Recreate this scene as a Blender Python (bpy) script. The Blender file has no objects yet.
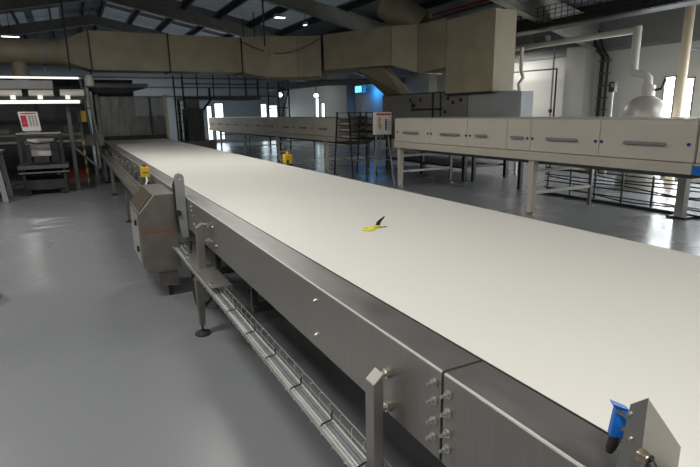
import bpy, bmesh, math, random
from mathutils import Vector, Matrix
random.seed(7)
C = bpy.context.scene.collection
sc = bpy.context.scene
PI = math.pi

# ------------------------------------------------------------------ materials
def mat(name, col, rough=0.6, metal=0.0, var=0.12, scale=4.0, bump=0.0, spec=0.5,
        stretch=(1, 1, 1), rvar=0.0, emit=None, estr=0.0, alpha=1.0, trans=0.0, detail=5, col2=None, lo=0.3, hi=0.7):
    m = bpy.data.materials.new(name); m.use_nodes = True
    nt = m.node_tree; N = nt.nodes; L = nt.links
    b = N['Principled BSDF']
    b.inputs['Roughness'].default_value = rough
    b.inputs['Metallic'].default_value = metal
    b.inputs['Specular IOR Level'].default_value = spec
    tc = N.new('ShaderNodeTexCoord'); mp = N.new('ShaderNodeMapping')
    mp.inputs['Scale'].default_value = stretch
    L.new(tc.outputs['Object'], mp.inputs['Vector'])
    nz = N.new('ShaderNodeTexNoise'); nz.inputs['Scale'].default_value = scale
    nz.inputs['Detail'].default_value = detail
    L.new(mp.outputs['Vector'], nz.inputs['Vector'])
    rp = N.new('ShaderNodeValToRGB')
    c1 = col2 if col2 else tuple(max(0, c * (1 - var)) for c in col)
    c2 = col if col2 else tuple(min(1, c * (1 + var)) for c in col)
    rp.color_ramp.elements[0].position = lo; rp.color_ramp.elements[1].position = hi
    rp.color_ramp.elements[0].color = (*c1, 1); rp.color_ramp.elements[1].color = (*c2, 1)
    L.new(nz.outputs['Fac'], rp.inputs['Fac']); L.new(rp.outputs['Color'], b.inputs['Base Color'])
    if rvar:
        mr = N.new('ShaderNodeMapRange')
        mr.inputs['To Min'].default_value = max(0.02, rough - rvar); mr.inputs['To Max'].default_value = rough + rvar
        L.new(nz.outputs['Fac'], mr.inputs['Value']); L.new(mr.outputs['Result'], b.inputs['Roughness'])
    if bump:
        bp = N.new('ShaderNodeBump'); bp.inputs['Strength'].default_value = bump
        bp.inputs['Distance'].default_value = 0.01
        L.new(nz.outputs['Fac'], bp.inputs['Height']); L.new(bp.outputs['Normal'], b.inputs['Normal'])
    if emit:
        b.inputs['Emission Color'].default_value = (*emit, 1); b.inputs['Emission Strength'].default_value = estr
    b.inputs['Alpha'].default_value = alpha
    b.inputs['Transmission Weight'].default_value = trans
    return m

M = {}
M['belt'] = mat('belt_white', (.785, .775, .72), .55, var=.015, scale=1.2, spec=.35)
M['steel'] = mat('stainless', (.36, .345, .32), .42, .85, var=.05, scale=5, stretch=(1, 9, .6), rvar=.04)
M['steel_top'] = mat('stainless_brushed_top', (.41, .40, .385), .44, .86, var=.14, scale=3.5, stretch=(3, 1, 1), rvar=.10)
M['steel_dull'] = mat('stainless_dull', (.225, .215, .19), .48, .75, var=.15, scale=6, rvar=.08)
M['steel_bright'] = mat('steel_polished', (.75, .74, .70), .18, 1.0, var=.05)
M['fold'] = mat('fold_edge_highlight', (.72, .71, .68), .5, .4, var=.03)  # paler than the panel steel, paints the bright line along the fold
M['wire'] = mat('zinc_wire', (.62, .61, .58), .32, .9, var=.1)
M['cream'] = mat('cream_paint', (.66, .61, .52), .42, var=.03, scale=2)
M['cream_d'] = mat('cream_frame', (.60, .55, .46), .45, var=.05, scale=3)
M['duct'] = mat('duct_tan', (.34, .30, .215), .62, .1, var=.13, scale=2.2)
M['duct2'] = mat('duct_tan_new', (.40, .345, .24), .6, .1, var=.10, scale=2.2)
M['black'] = mat('black_plastic', (.018, .018, .02), .5)
M['dark'] = mat('dark_metal', (.045, .045, .048), .5, .4, var=.3)
M['dkgrey'] = mat('dark_grey_paint', (.10, .105, .11), .55, var=.2)
M['grey'] = mat('grey_paint', (.26, .265, .27), .5, var=.12)
M['greycab'] = mat('grey_enclosure', (.20, .195, .185), .5, var=.08)
M['ltgrey'] = mat('light_grey_panel', (.33, .34, .36), .5, var=.04)
M['conc'] = mat('concrete_column', (.34, .34, .34), .75, var=.12)
M['purlin'] = mat('purlin_steel', (.035, .036, .038), .6, .2, var=.2)
M['rafter'] = mat('rafter_paint', (.32, .31, .28), .6, var=.12)
M['roof'] = mat('roof_sheet', (.22, .24, .26), .6, .2, var=.15, scale=1.5)
M['tank'] = mat('tank_insulation', (.55, .53, .48), .38, .25, var=.08)
M['pipe'] = mat('white_pipe', (.62, .60, .54), .45, var=.07)
M['beige'] = mat('beige_pipe', (.60, .50, .36), .45, var=.05)
M['red'] = mat('red_paint', (.25, .02, .015), .45, var=.15)
M['redtape'] = mat('red_stripe', (.34, .04, .025), .4, var=.05)
M['yellow'] = mat('yellow_plastic', (.80, .52, .02), .4, var=.06)
M['lemon'] = mat('lemon_plastic', (.85, .78, .03), .4, var=.05)
M['blue'] = mat('blue_plastic', (.01, .16, .62), .38, var=.06)
M['bluebtn'] = mat('blue_button', (.03, .04, .30), .4)
M['white'] = mat('white_plastic', (.75, .75, .72), .45, var=.04)
M['cablew'] = mat('white_cable', (.48, .48, .47), .45, var=.05)
M['cableg'] = mat('grey_cable', (.22, .22, .25), .45, var=.08)
M['rubber'] = mat('black_rubber', (.015, .015, .015), .7)
M['copper'] = mat('aged_rod', (.50, .42, .34), .3, .9, var=.2)
M['wallw'] = mat('wall_panel_white', (.60, .60, .565), .55, var=.04, scale=.6)
M['wallg'] = mat('wall_upper_grey', (.25, .25, .245), .7, var=.1, scale=.7)
M['wallb'] = mat('wall_far_cladding', (.30, .36, .40), .7, var=.08, scale=.6)
M['lampwhite'] = mat('lamp_tube_white', (.9, .9, .9), .4, emit=(1, .99, .93), estr=1.1)
M['lampsq'] = mat('lamp_square', (.9, .9, .85), .4, emit=(1, .97, .85), estr=.55)
M['lampon'] = mat('ceiling_lamp_glow', (.9, .9, .9), .4, emit=(1, 1, .97), estr=4)
M['bluelamp'] = mat('blue_lamp_glow', (.1, .5, .9), .4, emit=(.12, .65, 1.0), estr=2.2)
M['day'] = mat('daylight_glass', (.8, .85, .9), .2, emit=(.74, .92, 1.0), estr=2.6)
M['dayR'] = mat('daylight_glass_side', (.8, .85, .9), .2, emit=(.93, .97, 1.0), estr=12.0)
M['sky'] = mat('rooflight_sheet', (.35, .42, .48), .6, var=.15, emit=(.50, .56, .62), estr=.06)
M['signred'] = mat('sign_red', (.55, .02, .03), .5)
M['signwhite'] = mat('sign_white', (.72, .70, .68), .5, var=.03)
M['signgrey'] = mat('sign_print_grey', (.35, .33, .33), .6)
M['orange'] = mat('sign_ochre', (.55, .35, .08), .5)
M['floor'] = None

def floor_mat():
    m = bpy.data.materials.new('painted_concrete'); m.use_nodes = True
    nt = m.node_tree; N = nt.nodes; L = nt.links; b = N['Principled BSDF']
    tc = N.new('ShaderNodeTexCoord')
    big = N.new('ShaderNodeTexNoise'); big.inputs['Scale'].default_value = .55; big.inputs['Detail'].default_value = 3
    big.inputs['Roughness'].default_value = .5
    L.new(tc.outputs['Object'], big.inputs['Vector'])
    r1 = N.new('ShaderNodeValToRGB')
    r1.color_ramp.elements[0].position = .2; r1.color_ramp.elements[0].color = (.19, .198, .212, 1)
    r1.color_ramp.elements[1].position = .8; r1.color_ramp.elements[1].color = (.225, .233, .246, 1)
    L.new(big.outputs['Fac'], r1.inputs['Fac'])
    # scattered dark crumbs and chips in the paint, mostly under the conveyor
    vo = N.new('ShaderNodeTexVoronoi'); vo.inputs['Scale'].default_value = 13; vo.inputs['Randomness'].default_value = 1
    L.new(tc.outputs['Object'], vo.inputs['Vector'])
    lt = N.new('ShaderNodeMath'); lt.operation = 'LESS_THAN'; lt.inputs[1].default_value = .13
    L.new(vo.outputs['Distance'], lt.inputs[0])
    sel = N.new('ShaderNodeTexNoise'); sel.inputs['Scale'].default_value = 6.0; sel.inputs['Detail'].default_value = 2
    L.new(tc.outputs['Object'], sel.inputs['Vector'])
    sx = N.new('ShaderNodeSeparateXYZ'); L.new(tc.outputs['Object'], sx.inputs['Vector'])
    mr = N.new('ShaderNodeMapRange'); mr.inputs['From Min'].default_value = -.2; mr.inputs['From Max'].default_value = 1.0
    mr.inputs['To Min'].default_value = .70; mr.inputs['To Max'].default_value = .50
    L.new(sx.outputs['X'], mr.inputs['Value'])
    gt = N.new('ShaderNodeMath'); gt.operation = 'GREATER_THAN'
    L.new(sel.outputs['Fac'], gt.inputs[0]); L.new(mr.outputs['Result'], gt.inputs[1])
    mu = N.new('ShaderNodeMath'); mu.operation = 'MULTIPLY'
    L.new(lt.outputs[0], mu.inputs[0]); L.new(gt.outputs[0], mu.inputs[1])
    mx = N.new('ShaderNodeMix'); mx.data_type = 'RGBA'
    L.new(mu.outputs[0], mx.inputs['Factor']); L.new(r1.outputs['Color'], mx.inputs[6]); mx.inputs[7].default_value = (.04, .038, .035, 1)
    L.new(mx.outputs[2], b.inputs['Base Color'])
    rr = N.new('ShaderNodeMapRange'); rr.inputs['To Min'].default_value = .20; rr.inputs['To Max'].default_value = .36
    L.new(big.outputs['Fac'], rr.inputs['Value']); L.new(rr.outputs['Result'], b.inputs['Roughness'])
    b.inputs['Specular IOR Level'].default_value = .5
    bp = N.new('ShaderNodeBump'); bp.inputs['Strength'].default_value = .12; bp.inputs['Distance'].default_value = .02
    n2 = N.new('ShaderNodeTexNoise'); n2.inputs['Scale'].default_value = 3; n2.inputs['Detail'].default_value = 4
    L.new(tc.outputs['Object'], n2.inputs['Vector'])
    L.new(n2.outputs['Fac'], bp.inputs['Height']); L.new(bp.outputs['Normal'], b.inputs['Normal'])
    return m
M['floor'] = floor_mat()

def clear_mat():
    m = bpy.data.materials.new('clear_guard_sheet'); m.use_nodes = True
    nt = m.node_tree; N = nt.nodes; L = nt.links
    out = N['Material Output']; N.remove(N['Principled BSDF'])
    t = N.new('ShaderNodeBsdfTransparent'); t.inputs['Color'].default_value = (.55, .55, .54, 1)
    g = N.new('ShaderNodeBsdfGlossy'); g.inputs['Roughness'].default_value = .22; g.inputs['Color'].default_value = (.6, .62, .62, 1)
    d = N.new('ShaderNodeBsdfDiffuse'); d.inputs['Color'].default_value = (.24, .23, .21, 1)
    nz = N.new('ShaderNodeTexNoise'); nz.inputs['Scale'].default_value = 3; tc = N.new('ShaderNodeTexCoord')
    mp = N.new('ShaderNodeMapping'); mp.inputs['Scale'].default_value = (3, 1, .6)
    L.new(tc.outputs['Object'], mp.inputs['Vector']); L.new(mp.outputs['Vector'], nz.inputs['Vector'])
    a = N.new('ShaderNodeMixShader'); a.inputs['Fac'].default_value = .35
    L.new(g.outputs[0], a.inputs[1]); L.new(d.outputs[0], a.inputs[2])
    c = N.new('ShaderNodeMixShader'); mr = N.new('ShaderNodeMapRange')
    mr.inputs['To Min'].default_value = .08; mr.inputs['To Max'].default_value = .5
    L.new(nz.outputs['Fac'], mr.inputs['Value']); L.new(mr.outputs['Result'], c.inputs['Fac'])
    L.new(t.outputs[0], c.inputs[1]); L.new(a.outputs[0], c.inputs[2]); L.new(c.outputs[0], out.inputs['Surface'])
    return m
M['clear'] = clear_mat()

# ------------------------------------------------------------------ mesh helper
class MB:
    def __init__(s): s.bm = bmesh.new()
    def _merge(s, vs, faces):
        v = [s.bm.verts.new(p) for p in vs]
        for f in faces:
            try: s.bm.faces.new([v[i] for i in f])
            except ValueError: pass
        return s
    def hexa(s, p):   # 8 points: bottom 4 ccw, top 4 ccw
        return s._merge(p, [(3, 2, 1, 0), (4, 5, 6, 7), (0, 1, 5, 4), (1, 2, 6, 5), (2, 3, 7, 6), (3, 0, 4, 7)])
    def box(s, x0, x1, y0, y1, z0, z1):
        return s.hexa([(x0, y0, z0), (x1, y0, z0), (x1, y1, z0), (x0, y1, z0), (x0, y0, z1), (x1, y0, z1), (x1, y1, z1), (x0, y1, z1)])
    def bbox(s, x0, x1, y0, y1, z0, z1, b=.01, seg=2):   # bevelled box
        t = bmesh.new()
        v = [t.verts.new(p) for p in [(x0, y0, z0), (x1, y0, z0), (x1, y1, z0), (x0, y1, z0), (x0, y0, z1), (x1, y0, z1), (x1, y1, z1), (x0, y1, z1)]]
        for f in [(3, 2, 1, 0), (4, 5, 6, 7), (0, 1, 5, 4), (1, 2, 6, 5), (2, 3, 7, 6), (3, 0, 4, 7)]: t.faces.new([v[i] for i in f])
        bmesh.ops.bevel(t, geom=t.edges[:], offset=b, segments=seg, affect='EDGES', profile=.5)
        s._absorb(t); return s
    def _absorb(s, t):
        t.verts.index_update()
        v = [s.bm.verts.new(q.co) for q in t.verts]
        for f in t.faces:
            try: s.bm.faces.new([v[q.index] for q in f.verts])
            except ValueError: pass
        t.free()
    def prism(s, pts, axis, a0, a1):   # extrude polygon (2D) along an axis 'x','y','z'
        n = len(pts)
        def P(p, a):
            if axis == 'x': return (a, p[0], p[1])
            if axis == 'y': return (p[0], a, p[1])
            return (p[0], p[1], a)
        vs = [P(p, a0) for p in pts] + [P(p, a1) for p in pts]
        fs = [tuple(range(n))[::-1], tuple(range(n, 2 * n))] + [(i, (i + 1) % n, n + (i + 1) % n, n + i) for i in range(n)]
        return s._merge(vs, fs)
    def loft(s, rings, cap=True):
        n = len(rings[0]); vs = [p for r in rings for p in r]; fs = []
        for k in range(len(rings) - 1):
            for i in range(n):
                fs.append((k * n + i, k * n + (i + 1) % n, (k + 1) * n + (i + 1) % n, (k + 1) * n + i))
        if cap: fs += [tuple(range(n))[::-1], tuple(range((len(rings) - 1) * n, len(rings) * n))]
        return s._merge(vs, fs)
    def tube(s, pts, r, n=8):
        pts = [Vector(p) for p in pts]; rings = []
        rr = r if isinstance(r, (list, tuple)) else [r] * len(pts)
        up = None
        for i, p in enumerate(pts):
            if i == 0: d = pts[1] - p
            elif i == len(pts) - 1: d = p - pts[i - 1]
            else: d = (pts[i + 1] - p).normalized() + (p - pts[i - 1]).normalized()
            if d.length < 1e-9: d = pts[i] - pts[i - 1]
            d.normalize()
            if up is None:
                up = Vector((0, 0, 1)) if abs(d.z) < .9 else Vector((1, 0, 0))
            a = d.cross(up)
            if a.length < 1e-4: a = d.cross(Vector((0, 1, 0)))
            a.normalize(); b = d.cross(a).normalized(); up = -b if (-b).dot(up) > 0 else b
            rings.append([p + a * math.cos(2 * PI * k / n) * rr[i] + b * math.sin(2 * PI * k / n) * rr[i] for k in range(n)])
        return s.loft(rings)
    def bar(s, p, q, w, h=None):    # square bar between two points
        h = h or w; p = Vector(p); q = Vector(q); d = (q - p).normalized()
        up = Vector((0, 0, 1)) if abs(d.z) < .9 else Vector((0, 1, 0))
        a = d.cross(up).normalized() * w / 2; b = a.normalized().cross(d).normalized() * h / 2
        return s.loft([[p - a - b, p + a - b, p + a + b, p - a + b], [q - a - b, q + a - b, q + a + b, q - a + b]])
    def lathe(s, c, prof, n=24, axis='z'):
        rings = []
        for r, h in prof:
            ring = []
            for k in range(n):
                u, w = r * math.cos(2 * PI * k / n), r * math.sin(2 * PI * k / n)
                if axis == 'z': q = (c[0] + u, c[1] + w, c[2] + h)
                elif axis == 'x': q = (c[0] + h, c[1] + u, c[2] + w)
                else: q = (c[0] + u, c[1] + h, c[2] + w)
                ring.append(q)
            rings.append(ring)
        return s.loft(rings)
    def build(s, name, m, parent=None, smooth=False, bevel=0):
        bm = s.bm
        bmesh.ops.remove_doubles(bm, verts=bm.verts[:], dist=1e-6)
        bmesh.ops.recalc_face_normals(bm, faces=bm.faces[:])
        me = bpy.data.meshes.new(name); 
        off = Vector((0, 0, 0))
        if parent is not None: off = W[parent.name]
        else:
            xs = [v.co for v in bm.verts]
            lo = Vector((min(v.x for v in xs), min(v.y for v in xs), min(v.z for v in xs)))
            hi = Vector((max(v.x for v in xs), max(v.y for v in xs), max(v.z for v in xs)))
            off = Vector(((lo.x + hi.x) / 2, (lo.y + hi.y) / 2, lo.z))
        for v in bm.verts: v.co -= off
        bm.to_mesh(me); bm.free()
        me.materials.append(M[m] if isinstance(m, str) else m)
        if smooth:
            for p in me.polygons: p.use_smooth = True
            try: me.set_sharp_from_angle(angle=math.radians(40))
            except Exception: pass
        o = bpy.data.objects.new(name, me); C.objects.link(o)
        if parent is not None: o.parent = parent; W[o.name] = off.copy()
        else: o.location = off; W[o.name] = off.copy()
        if bevel:
            b = o.modifiers.new('bevel', 'BEVEL'); b.width = bevel; b.segments = 2; b.limit_method = 'ANGLE'
        return o
W = {}
def thing(name, label, cat, loc, group=None):
    o = bpy.data.objects.new(name, None); C.objects.link(o); o.location = loc; o.empty_display_size = .2
    W[o.name] = Vector(loc); o['label'] = label; o['category'] = cat
    if group: o['group'] = group
    return o
def tag(o, label, cat, group=None):
    o['label'] = label; o['category'] = cat
    if group: o['group'] = group
    return o
def struct(o): o['kind'] = 'structure'; return o
def dup(root, delta, label, group=None):
    r = root.copy(); C.objects.link(r); r.location = root.location + Vector(delta)
    r['label'] = label
    if group: r['group'] = group
    for ch in list(root.children):
        c = ch.copy(); C.objects.link(c); c.parent = r
        for g in ch.children:
            d = g.copy(); C.objects.link(d); d.parent = c
    return r

# ================================================================== THE SETTING
XL, XR, YN, YF = -9.0, 13.0, -9.0, 34.0
RX, ZRIDGE, SL = 1.5, 6.52, 0.2
def zr(x): return ZRIDGE - SL * abs(x - RX)
struct(MB().box(XL - .2, XR + .2, YN - .2, YF + .2, -.2, 0).build('floor', 'floor'))
# right wall with pilaster and tall glazed slots
def wall_with_openings(name, m, along, a0, a1, thick0, thick1, z0, z1, ops):
    mb = MB(); cur = a0
    def bx(u0, u1, w0, w1):
        if u1 - u0 < 1e-4 or w1 - w0 < 1e-4: return
        if along == 'y': mb.box(thick0, thick1, u0, u1, w0, w1)
        else: mb.box(u0, u1, thick0, thick1, w0, w1)
    for (o0, o1, b0, b1) in sorted(ops):
        bx(cur, o0, z0, z1); bx(o0, o1, z0, b0); bx(o0, o1, b1, z1); cur = o1
    bx(cur, a1, z0, z1)
    return struct(mb.build(name, m))
opsR = [(4.3, 5.3, .05, 2.45), (5.7, 6.7, .05, 2.45), (7.36, 7.60, .05, 2.42), (7.80, 8.10, .05, 2.48), (27.6, 28.15, .3, 2.30), (28.4, 28.95, .3, 2.60)]
wr = wall_with_openings('wall_right', 'wallw', 'y', YN, YF, XR, XR + .15, 0, 3.28, opsR)
MB().box(XR - .03, XR + .15, YN, YF, 3.28, 4.4).build('upper_cladding', 'wallg', wr)
MB().box(XR - .06, XR - .03, YN, YF, 3.22, 3.30).build('ledge', 'grey', wr)
opsF = [(7.75, 8.1, .2, 2.3), (8.25, 8.85, .2, 2.46), (11.3, 11.75, .2, 2.4), (11.85, 12.5, .2, 2.3)]
wf = wall_with_openings('wall_far', 'wallb', 'x', XL, XR, YF, YF + .15, 0, 6.7, opsF)
for i, z in enumerate((2.83, 3.36, 3.9)):
    MB().box(XL, XR, YF - .08, YF, z, z + .07).build('cladding_rail', 'dkgrey', wf)
struct(MB().box(XL - .15, XL, YN, YF, 0, 4.6).build('wall_left', 'wallw'))
struct(MB().box(XL, XR, YN - .15, YN, 0, 6.7).build('wall_near', 'wallw'))
n = 0
for (a, b, c, d) in opsR:
    n += 1
    w = struct(MB().box(XR + .06, XR + .09, a, b, c, d).build('window_%d' % n, 'dayR' if a < 20 else 'day'))
    f = MB(); t = .035
    f.box(XR - .02, XR + .06, a, a + t, c, d).box(XR - .02, XR + .06, b - t, b, c, d).box(XR - .02, XR + .06, a, b, d - t, d).box(XR - .02, XR + .06, a, b, c, c + t)
    f.build('window_frame', 'grey', w)
for (a, b, c, d) in opsF:
    n += 1
    w = struct(MB().box(a, b, YF + .06, YF + .09, c, d).build('window_%d' % n, 'day'))
    f = MB(); t = .045
    f.box(a, a + t, YF - .02, YF + .06, c, d).box(b - t, b, YF - .02, YF + .06, c, d).box(a, b, YF - .02, YF + .06, d - t, d)
    f.build('window_frame', 'grey', w)
# wall pilaster right + far corner columns
struct(MB().box(12.62, XR, 10.1, 10.75, 0, 3.4).build('trim_1', 'wallw'))
struct(MB().box(12.62, XR, 17.2, 17.9, 0, 3.4).build('trim_2', 'wallw'))
struct(MB().box(12.62, XR, 24.2, 24.9, 0, 3.4).build('trim_3', 'wallw'))
# roof: two corrugated slopes
cm = MB()
def slope(x0, x1):
    mb = []
    for k, (ya, yb) in enumerate([(YN - .1, YF + .1)]):
        ny = 430; rings = []
        vs = []; fs = []
        for i in range(ny + 1):
            y = ya + (yb - ya) * i / ny; h = .02 * (1 if i % 2 else -1)
            vs += [(x0, y, zr(x0) + h), (x1, y, zr(x1) + h), (x1, y, zr(x1) + h + .03), (x0, y, zr(x0) + h + .03)]
        for i in range(ny):
            a = i * 4; b = a + 4
            fs += [(a, a + 1, b + 1, b), (a + 2, a + 3, b + 3, b + 2)]
        cm._merge(vs, fs)
slope(RX, XR + .2); slope(XL - .2, RX)
ceil = struct(cm.build('ceiling', 'roof'))
# purlins (run the length of the hall)
for sgn in (1, -1):
    for k in range(9 if sgn > 0 else 8):
        x = RX + sgn * (.35 + k * 1.3)
        z = zr(x)
        MB().bar((x, YN, z - .14), (x, YF, z - .14), .07, .20).build('purlin', 'purlin', ceil)
# rooflight sheets between purlins on the far right slope and left slope
for (x0, x1) in ((2.0, 3.0), (3.3, 4.3), (4.6, 5.6), (5.9, 6.9), (7.2, 8.2), (-.8, .2), (-2.1, -1.1)):
    for (ya, yb) in ((14.6, 17.4), (18.2, 21.6), (22.7, 25.4), (26.2, 29.5)):
        MB().hexa([(x0, ya, zr(x0) - .05), (x1, ya, zr(x1) - .05), (x1, yb, zr(x1) - .05), (x0, yb, zr(x0) - .05),
                   (x0, ya, zr(x0) - .035), (x1, ya, zr(x1) - .035), (x1, yb, zr(x1) - .035), (x0, yb, zr(x0) - .035)]).build('rooflight_sheet', 'sky', ceil)
# portal frames
tn = 3
for Y in (-2, 4, 10, 16, 22, 28):
    tn += 1
    mb = MB()
    def zb(x):                       # underside with haunch to the eaves
        hx = .35 * max(0, (abs(x - RX) - 6.5) / 5)
        return zr(x) - .65 - hx
    for (xa, xb_) in ((RX, XR - .1), (RX, XL + .1)):
        k = 8
        for i in range(k):
            x0 = xa + (xb_ - xa) * i / k; x1 = xa + (xb_ - xa) * (i + 1) / k
            for (w, za0, za1, zc0, zc1) in ((.02, zb(x0), zb(x1), zr(x0) - .22, zr(x1) - .22),
                                           (.20, zb(x0), zb(x1), zb(x0) + .025, zb(x1) + .025),
                                           (.20, zr(x0) - .245, zr(x1) - .245, zr(x0) - .22, zr(x1) - .22)):
                mb.hexa([(x0, Y - w / 2, za0), (x1, Y - w / 2, za1), (x1, Y + w / 2, za1), (x0, Y + w / 2, za0),
                         (x0, Y - w / 2, zc0), (x1, Y - w / 2, zc1), (x1, Y + w / 2, zc1), (x0, Y + w / 2, zc0)])
    struct(mb.build('trim_%d' % tn, 'rafter'))

# ================================================================== MAIN CONVEYOR
cv = thing('conveyor', 'long wide white belt conveyor with stainless steel side panels', 'conveyor', (1.9, 8, 0))
y0, y1 = -1.6, 18.6
bm_ = MB()
prof = [(1.043, .985), (1.043, .998), (2.80, .998), (2.80, .985)]
bm_.prism([(1.047, .986), (1.047, .9975), (1.053, .9985), (2.793, .9985), (2.80, .9975), (2.80, .986)], 'y', y0, y1)
bm_.build('belt', 'belt', cv)
MB().prism([(1.08, .70), (1.08, .712), (2.76, .712), (2.76, .70)], 'y', y0, y1).build('return_belt', 'belt', cv)
MB().box(1.09, 2.77, y0, y1, .93, .98).build('slider_bed', 'dark', cv)
segs = [(y0, 1.108), (1.120, 6.2), (6.21, 11.2), (11.21, 18.5)]
for (a, b) in segs:
    z0 = .70 if b < 12 else .80
    mb = MB()   # folded C-shaped side panel
    mb.prism([(.885, z0), (.885, .994), (.891, 1.0), (1.033, 1.0), (1.033, .94), (1.028, .94), (1.028, .992), (.893, .992), (.893, z0 + .006), (1.0, z0 + .006), (1.0, z0)], 'y', a, b)
    sp = mb.build('side_panel', 'steel', cv)
    sp.data.materials.append(M['steel_top'])
    for p in sp.data.polygons:
        if p.normal.z > .5 and p.center.z > .99: p.material_index = 1
    MB().tube([(.8875, a + .003, .9975), (.8875, b - .003, .9975)], .0034, 6).build('panel_fold_highlight', 'fold', cv, smooth=True)  # thin tube carrying the painted highlight of the folded edge
MB().box(.895, 1.03, 1.106, 1.122, .705, .990).build('seam_gasket', 'rubber', cv)
MB().box(1.0335, 1.0455, y0, y1, .975, .9975).build('belt_gap_shade', 'rubber', cv)  # black strip in the open gap, stands in for its shade
for (a, b) in ((y0, 4.0), (4.01, 9.0), (9.01, 18.5)):
    MB().prism([(2.803, .985), (2.83, .985), (2.83, .72), (2.86, .72), (2.86, .715), (2.824, .715), (2.824, .979), (2.803, .979)], 'y', a, b).build('far_side_panel', 'dark', cv)
for y in [0.4 + 1.15 * i for i in range(15)]:
    MB().lathe((1.09, y, .68), [(0, 0), (.028, 0), (.028, 1.66), (0, 1.66)], 12, 'x').build('return_roller', 'steel_dull', cv, smooth=True)
leg_y = [-.9, 4.9, 7.0, 9.4, 12.9, 15.5, 18.0]
for y in leg_y:
    for x in (1.45, 2.74):
        lg = MB().box(x - .035, x + .035, y - .035, y + .035, .06, .72).build('leg', 'steel_dull', cv)
        MB().lathe((x, y, 0), [(0, 0), (.05, 0), (.05, .012), (.018, .03), (.012, .03), (.012, .07), (0, .07)], 14).build('foot', 'black', lg, smooth=True)
    MB().box(1.485, 2.705, y - .03, y + .03, .30, .36).build('cross_beam', 'dark', cv)
for y in (3.3, 4.3):
    MB().box(.96, 2.80, y - .03, y + .03, .42, .47).build('cross_beam', 'dark', cv)
for y in (3.3, 4.3):
    for x in (.98, 2.77): MB().box(x - .02, x + .02, y - .02, y + .02, .47, .72).build('hanger_bracket', 'dark', cv)
# steel bed rails seen below the belt
MB().box(1.42, 1.48, y0 + .2, 18.2, .365, .415).build('cable_rail', 'dark', cv)
def bolt(x, y, z, parent, r=.0085, l=.030):
    mb = MB(); mb.lathe((x - l, y, z), [(0, 0), (r * .62, 0), (r * .62, l * .5), (r * 1.15, l * .5), (r * 1.15, l * .82), (r * 1.7, l * .82), (r * 1.7, l), (0, l)], 8, 'x')
    return mb.build('bolt', 'wire', parent)
for (y, zs) in ((1.148, (.952, .892, .824, .768)), (1.080, (.945, .886, .818, .766)), (2.03, (.927, .763)), (3.96, (.906,)), (3.88, (.774,)), (4.75, (.95, .91)), (4.68, (.88, .80))):
    for z in zs: bolt(.884, y, z, cv) if y < 1.5 else bolt(.884, y, z, cv, .0065, .012)
for i in range(8):
    y = 8.2 + i * 1.15
    bolt(.884, y, .93, cv, .010, .03); bolt(.884, y + .12, .87, cv, .010, .03)
    # ribbed bracket below the rail
    MB().prism([(.865, .86), (.884, .97), (.884, .82), (.865, .84)], 'y', y + .3, y + .36).build('rail_bracket', 'steel_dull', cv)
# steel nose bar at the far end
MB().box(1.0, 2.86, 18.48, 18.6, .97, 1.06).build('end_bar', 'dark', cv)

# support posts with two stand-off rods
def support_post(y, top, bot, x0, x1, label):
    sl = .035
    t = thing('support_post', label, 'post', ((x0 + x1) / 2, y, bot), 'posts bolted to the conveyor side')
    d = .029
    MB().hexa([(x0, y - d, bot), (x1, y - d, bot), (x1, y + d, bot), (x0, y + d, bot),
               (x0, y - d, top - sl), (x1, y - d, top), (x1, y + d, top), (x0, y + d, top - sl)]).build('post', 'steel', t, bevel=.003)
    for z in (top - .02, top - .15):
        rod = MB().tube([(x1, y, z), (.884, y, z)], .011, 10).build('stand_off_rod', 'copper', t, smooth=True)
        MB().lathe((.862, y, z), [(0, 0), (.018, 0), (.018, .021), (0, .021)], 6, 'x').build('nut', 'steel_bright', rod)
    return t
support_post(1.40, .888, .40, .798, .838, 'grey steel box post with slanted top bolted beside the panel seam')
support_post(4.10, .925, .552, .778, .835, 'grey steel box post above the round-footed stand')
# tray stand with round foot
st = thing('tray_stand', 'steel stand with black round foot carrying the wire cable tray', 'stand', (.765, 4.08, 0))
MB().hexa([(.745, 4.05, .085), (.785, 4.05, .085), (.785, 4.11, .085), (.745, 4.11, .085), (.735, 4.03, .475), (.81, 4.03, .475), (.81, 4.13, .475), (.735, 4.13, .475)]).build('leg', 'steel_dull', st, bevel=.003)
MB().lathe((.765, 4.08, 0), [(0, 0), (.062, 0), (.065, .01), (.055, .022), (.02, .035), (0, .035)], 20).build('foot', 'rubber', st, smooth=True)
MB().tube([(.765, 4.08, .03), (.765, 4.08, .09)], .009, 8).build('threaded_rod', 'dark', st, smooth=True)
ar = thing('cover_plate', 'flat steel plate lying over the cable tray beside the round-footed stand', 'plate', (.82, 4.0, .54))
MB().prism([(.748, .551), (.748, .556), (.90, .556), (.90, .52), (.896, .52), (.896, .551)], 'y', 3.55, 4.6).build('plate', 'steel', ar)
for (x, y) in ((.77, 3.65), (.77, 4.5)): MB().lathe((x, y, .556), [(0, 0), (.012, 0), (.009, .008), (0, .009)], 8).build('screw', 'steel_bright', ar)

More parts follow.
